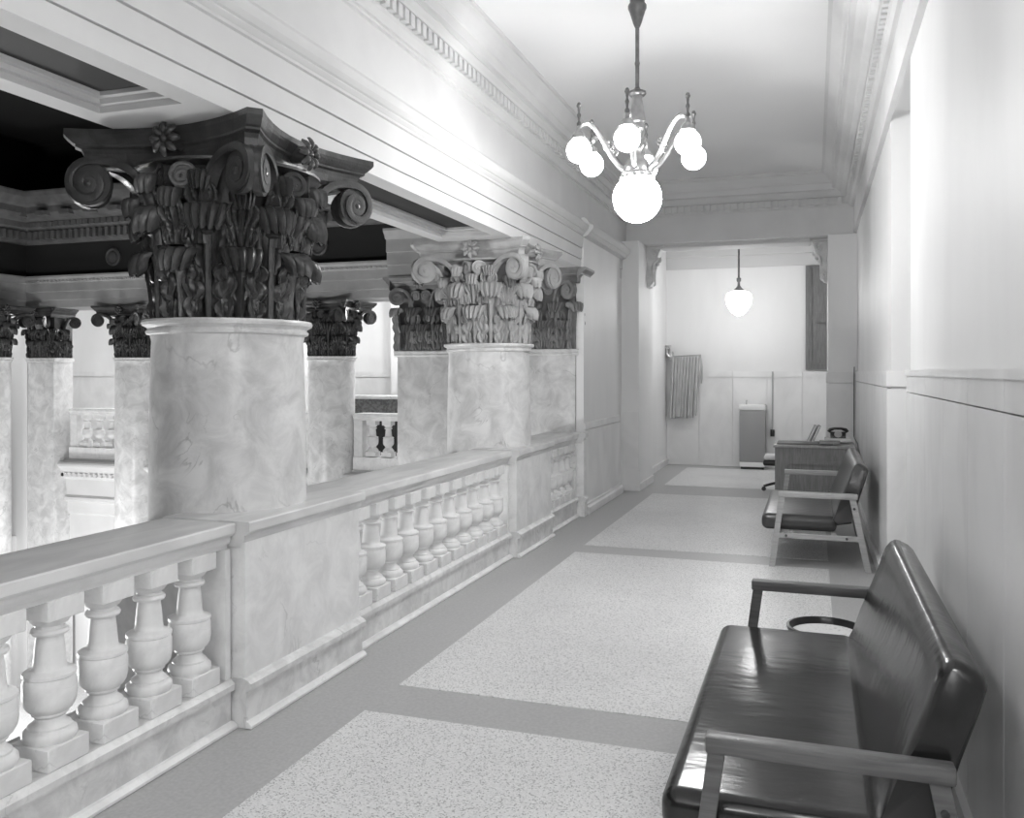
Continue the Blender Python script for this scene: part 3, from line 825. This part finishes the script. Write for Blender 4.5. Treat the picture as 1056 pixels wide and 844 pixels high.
# ------------------------------------------------------------------ benches
def bench(label, yn, yf, leather, wood, loc_x=0):
    t = thing('bench', label, 'bench', (0, yn, 0), 0, 'padded benches along the right wall'); L = yf-yn
    s0, s1 = .05, L-.09
    # seat: profile with waterfall front
    seat = MB().rbox(-.425, .185, s0, s1, .30, .435, .05, 4)
    seat.build('seat', leather, t)
    # back: leaning padded slab
    pr = [(.145, .40), (.165, .44), (.20, .55), (.245, .67), (.285, .775), (.300, .825), (.313, .855), (.330, .878), (.350, .889), (.372, .886), (.405, .868), (.425, .848), (.432, .825), (.415, .76), (.37, .62), (.335, .50), (.30, .38), (.19, .36)]
    bk = MB(); n = len(pr)
    ysx = [s0, s0+.012, s0+.035]+[s0+.035+(s1-s0-.07)*i/8 for i in range(1, 8)]+[s1-.035, s1-.012, s1]
    cxm = sum(p[0] for p in pr)/n; czm = sum(p[1] for p in pr)/n
    vs = []
    for i, yy in enumerate(ysx):
        k = {0: .90, 1: .965, len(ysx)-2: .965, len(ysx)-1: .90}.get(i, 1)
        for a, b in pr:
            d = Vector((a-cxm, b-czm)); ln = d.length
            off = (1-k)*.22
            d = d*(max(.0, ln-off)/ln)
            vs.append((cxm+d.x, yy, czm+d.y))
    m = len(ysx)
    fs = [(i*n+j, i*n+(j+1) % n, (i+1)*n+(j+1) % n, (i+1)*n+j) for i in range(m-1) for j in range(n)]
    fs += [tuple(range(n))[::-1], tuple((m-1)*n+j for j in range(n))]
    bk.add(vs, fs, True)
    bo = bk.build('backrest', leather, t)
    for yc in (0.0, L-.035):
        a0, a1 = yc-.03, yc+.03
        MB().rbox(-.285, .345, a0, a1, .592, .640, .008, 2).build('armrest', wood, t)
        def slab(x0, z0, x1, z1, w):
            return MB().extr([(x0-w/2, z0), (x0+w/2, z0), (x1+w/2, z1), (x1-w/2, z1)], 'y', yc-.022, yc+.022)
        slab(-.335, 0, -.255, .60, .046).build('leg', wood, t)
        slab(.425, 0, .305, .60, .05).build('leg', wood, t)
        r = MB().rbox(-.30, .365, yc-.016, yc+.016, .245, .29, .004, 1).build('side_rail', wood, t)
        for bx, bz in ((-.22, .268), (.26, .268), (.318, .52)):
            b_ = MB().lathe([(.001, 0), (.011, 0), (.011, .006), (.001, .009)], 10, cap=False); b_.xf(Matrix.Translation((bx, yc-.016 if bz < .4 else yc-.022, bz)) @ Matrix.Rotation(PI/2, 4, 'X'))
            b_.build('bolt', M_BOLT, r)
    ur = MB().box(-.20, -.16, 0, L-.035, .27, .305).box(.14, .18, 0, L-.035, .27, .305)
    ur.build('seat_rail', wood, t)
    return t
bench('black leather bench with wooden arms at the lower right corner, nearest the camera', 2.50, 4.46, M_LEATHER, M_WOOD)
bench('shorter padded bench with pale frame against the right wall in front of the desk', 7.78, 9.58, M_LEATHER2, M_WOODLT)

# sand urn at the end of the near bench
t = thing('sand_urn', 'round sand filled ash urn on the floor behind the far end of the near bench', 'urn', (.06, 4.72, 0))
MB().lathe([(.14, 0), (.15, .01), (.155, .04), (.17, .30), (.185, .33), (.192, .345), (.192, .36), (.180, .362), (.172, .345), (.168, .30), (.001, .30)], 32, cap=False).build('bowl', M_BLACK, t)
mb = MB().lathe([(.168, .328), (.12, .336), (.06, .333), (.001, .338)], 28, cap=False)
mb.build('sand', M_SAND, t)['kind'] = 'stuff'

# ------------------------------------------------------------------ desk and what is on it
DX0, DX1, DY0, DY1, DZ = -.45, .48, 11.25, 11.95, .76
t = thing('desk', 'wooden panelled desk against the right wall beyond the shorter bench', 'desk', (0, DY0, 0))
MB().rbox(DX0-.02, DX1, -.02, DY1-DY0, DZ-.035, DZ, .008).build('desk_top', M_DESKLT, t)
b = MB().box(DX0, DX1-.02, .02, DY1-DY0-.02, .07, DZ-.035)
b.build('body', M_DESK, t)
fr = MB(); f0, f1 = DX0, DX1-.02
fr.box(f0, f0+.10, 0, .02, .07, DZ-.035); fr.box(f1-.10, f1, 0, .02, .07, DZ-.035)
fr.box(f0+.10, f1-.10, 0, .02, DZ-.19, DZ-.035); fr.box(f0+.10, f1-.10, 0, .02, .07, .17)
fr.build('end_frame', M_DESK, t)
md = MB()
def rim(xa, xb, za, zb, w):
    md.box(xa, xb, -.008, .02, zb-w, zb); md.box(xa, xb, -.008, .02, za, za+w)
    md.box(xa, xa+w, -.008, .02, za+w, zb-w); md.box(xb-w, xb, -.008, .02, za+w, zb-w)
rim(f0+.10, f1-.10, .17, DZ-.19, .045)
md.build('panel_moulding', M_DESK, t)
for lx in (DX0+.04, DX1-.06):
    for ly in (.05, DY1-DY0-.08): MB().lathe([(.02, 0), (.028, .02), (.028, .05), (.02, .075)], 10, (lx, ly, 0)).build('foot', M_BLACK, t)
tag(MB().rbox(-.43, .22, DY0+.05, DY0+.50, DZ+.001, DZ+.016, .004).build('desk_blotter', mat('blotter', .16, .6)), 'flat dark blotter pad lying on the desk top', 'blotter')
t = thing('paper_tray', 'shallow white tray on the desk under the black telephone', 'tray', (.27, DY0+.52, DZ+.017))
MB().rbox(-.14, .17, -.12, .12, 0, .045, .005).build('body', M_PAPER, t)
t = thing('telephone', 'black desk telephone sitting on the white tray', 'telephone', (.29, DY0+.52, DZ+.064))
MB().extr([(-.09, 0), (.09, 0), (.085, .03), (.05, .075), (-.05, .075), (-.085, .03)], 'x', -.09, .09).build('body', M_BLACK, t)
MB().tube([(-.11, .02, .07), (-.09, .02, .10), (-.04, .02, .115), (.04, .02, .115), (.09, .02, .10), (.11, .02, .07)], .02, 8, up=(0, 1, 0), scale=[1.3, 1.2, .8, .8, 1.2, 1.3]).build('handset', M_BLACK, t)
dl = MB().lathe([(.001, 0), (.045, 0), (.045, .012), (.02, .016), (.001, .016)], 18, cap=False); dl.xf(Matrix.Translation((0, -.075, .045)) @ Matrix.Rotation(math.radians(55), 4, 'X'))
dl.build('dial', M_STEEL, t)
for k, (bx, m, lb) in enumerate(((.00, M_DESKLT, 'pale upright book leaning on the desk, left of the telephone'), (.045, M_BOOK, 'dark upright book leaning against the tray on the desk'))):
    t = thing('book', lb, 'book', (bx-.08, DY0+.55, DZ+.018), 0, 'books on the desk')
    t.rotation_euler = (0, math.radians(24), 0)
    MB().box(0, .006, -.1, .1, 0, .22).box(.030, .036, -.1, .1, 0, .22).box(.0, .036, .095, .1, 0, .22).build('cover', m, t)
    MB().box(.006, .030, -.092, .094, .004, .212).build('pages', M_PAPER, t)
t = thing('card_box', 'small wooden card box at the front right of the desk top', 'box', (.20, DY0+.04, DZ+.001))
MB().rbox(-.13, .1, -.02, .11, .016, .045, .004).build('body', M_DESKLT, t)
MB().rbox(-.135, .105, -.025, .115, .045, .055, .003).build('lid', M_DESK, t)

# swivel chair behind the desk
t = thing('swivel_chair', 'dark swivel chair with a pale cushion peeking out behind the desk', 'chair', (-.40, 12.75, 0))
MB().rbox(-.26, .22, -.22, .22, .36, .44, .03, 3).build('seat', M_BLACK, t)
MB().rbox(-.25, .2, -.21, .21, .44, .50, .025, 3).build('cushion', M_PAPER, t)
MB().lathe([(.03, .10), (.025, .14), (.025, .34), (.06, .36)], 14).build('post', M_BLACK, t)
for k in range(4):
    a = math.radians(20+90*k); c_, s_ = math.cos(a), math.sin(a)
    l = MB().tube([(0, 0, .13), (.14*c_, .14*s_, .10), (.27*c_, .27*s_, .07)], .02, 8).build('leg', M_BLACK, t)
    w_ = MB().lathe([(.001, -.012), (.03, -.012), (.03, .012), (.001, .012)], 12, cap=False); w_.xf(Matrix.Translation((.27*c_, .27*s_, .031)) @ Matrix.Rotation(PI/2, 4, 'X'))
    w_.build('caster', M_BLACK, l)
MB().rbox(-.02, .17, -.22, -.18, .52, .66, .015).build('backrest', M_BLACK, t)

# water cooler
t = thing('water_cooler', 'grey upright water cooler cabinet standing against the back wall', 'cooler', (-.985, YW-.42, 0))
MB().box(-.19, .19, .02, .36, 0, .04).build('toe_kick', M_BLACK, t)
MB().rbox(-.205, .205, 0, .36, .04, .12, .006).build('base_band', M_WHITE, t)
MB().rbox(-.21, .21, 0, .36, .12, 1.00, .012).build('cabinet', M_COOLER, t)
tp = MB().rbox(-.22, .22, -.01, .37, 1.00, 1.10, .02, 3)
tp.build('top', M_WHITE, t)
MB().lathe([(.013, 0), (.013, .05), (.02, .06), (.012, .075)], 10, (-.1, .08, 1.10)).build('bubbler', M_STEEL, t)

# fire hose on its rack
t = thing('fire_hose_rack', 'folded canvas fire hose hanging in pleats on the back wall', 'fire hose', (-2.13, YW-.03, 0))
hp = MB()
xs0, nx = -.20, 9
path = []
for k in range(nx):
    xt = xs0-.02+.053*k; xb = xs0-.07+.052*k+random.uniform(-.01, .01)
    zb = .86+random.uniform(-.03, .03)-(.0); yo = -.10
    up_ = [(xt, yo, 1.92), (xt+(xb-xt)*.3, yo-.01, 1.6), (xt+(xb-xt)*.7, yo+.0, 1.2), (xb, yo, zb)]
    path += up_ if k % 2 == 0 else up_[::-1]
    hp.sweep(up_, [(-.022, -.055), (0, -.065), (.022, -.055), (.026, 0), (.022, .055), (0, .065), (-.022, .055), (-.026, 0)], up=(0, 1, 0), smooth=True)
    ccx = (xb+(xs0-.06+.055*(k+1)))/2
hp.build('hose', M_HOSE, t)
MB().tube([(-.26, -.12, 1.93), (.26, -.12, 1.95)], .012, 8).build('rack_bar', M_STEEL, t)
MB().rbox(-.30, -.24, -.14, 0, 1.86, 2.02, .01).box(.20, .23, -.13, 0, 1.93, 1.96).build('bracket', M_STEEL, t)
v = MB().tube([(-.33, 0, 2.02), (-.33, -.12, 2.02), (-.33, -.14, 1.98), (-.30, -.14, 1.92)], .03, 10)
v.lathe([(.03, 0), (.045, .02), (.045, .05), (.02, .07), (.012, .1)], 12, (-.33, -.09, 2.03))
v.build('valve', M_STEEL, t)
wh = MB(); wh.tube([(-.33+.06*math.cos(2*PI*i/16), -.09+.06*math.sin(2*PI*i/16), 2.12) for i in range(17)], .009, 6); wh.box(-.39, -.27, -.095, -.085, 2.115, 2.125)
wh.build('hand_wheel', M_STEEL, t)
nz = MB().tube([(.25, -.12, 1.93), (.27, -.13, 1.75), (.27, -.13, 1.62), (.265, -.13, 1.45)], .018, 8, scale=[.7, 1, 1.2, .8], up=(0, 1, 0)); nz.build('nozzle', M_STEEL, t)

# outlet with conduit on the back wall, cable on the right wall corner
t = thing('wall_outlet', 'black outlet box with a thin conduit on the back wall beside the cooler', 'outlet', (-.67, YW-.022, .60))
MB().rbox(-.035, .035, -.05, 0, -.06, .06, .006).build('box', M_BLACK, t)
MB().tube([(0, -.015, .05), (0, -.015, 1.06)], .012, 8, up=(0, 1, 0)).build('conduit', mat('conduit_grey', .4, .5), t)
tag(MB().tube([(XR-.035, 12.33, 1.72), (XR-.04, 12.32, 1.5), (XR-.04, 12.32, .80), (XR-.035, 11.5, .78), (XR-.035, 10.6, .66)], .006, 6, up=(1, 0, 0)).build('telephone_cable', M_BLACK),
    'thin dark cable running down the corner of the right wall behind the desk', 'cable')

# ------------------------------------------------------------------ light
def point(name, loc, watts, rad=.15):
    l = bpy.data.lights.new(name, 'POINT'); l.energy = watts; l.shadow_soft_size = rad
    o = bpy.data.objects.new(name, l); COL.objects.link(o); o.location = loc; return o
point('unseen_corridor_fill', (-1.15, -2.6, 3.1), 145, .3)  # added fill behind the camera, no fixture modelled
point('unseen_right_fill', (.36, 1.0, 2.1), 58, .2)  # added out-of-view fill for the railing and near column, no fixture there
point('gallery_lamp', (-7.0, 15.2, 2.9), 125, .2)
point('gallery_lamp', (-12.6, 15.4, 2.9), 190, .2)
point('gallery_lamp', (-15.6, 12.5, 2.7), 80, .2)
point('unseen_hall_light', (-8.5, 4.5, -1.2), 740, .4)  # added in mid-hall to brighten the fronts of the far columns
point('unseen_hall_light', (-12.0, 10.5, -2.4), 260, .3)

wd = bpy.data.worlds.new('world'); scn.world = wd; wd.use_nodes = True
wd.node_tree.nodes['Background'].inputs['Color'].default_value = (1, 1, 1, 1)
wd.node_tree.nodes['Background'].inputs['Strength'].default_value = 0.02

# ------------------------------------------------------------------ camera
cam = bpy.data.cameras.new('camera'); co = bpy.data.objects.new('camera', cam); COL.objects.link(co)
F = 904.; HZ = 384.; yaw = math.atan((839-528)/F)
co.location = (0, 0, 1.65)
co.rotation_euler = (PI/2, 0, yaw)
cam.sensor_width = 36; cam.sensor_fit = 'HORIZONTAL'; cam.lens = F/1056*36
cam.shift_y = -(422-HZ)/1056
cam.clip_start = .02; cam.clip_end = 100
scn.camera = co
scn.cycles.max_bounces = 12; scn.cycles.diffuse_bounces = 6; scn.cycles.glossy_bounces = 3
vs_ = scn.view_settings
vs_.view_transform = 'Standard'; vs_.look = 'None'; vs_.gamma = 1; vs_.use_curve_mapping = False
vs_.exposure = 0.0
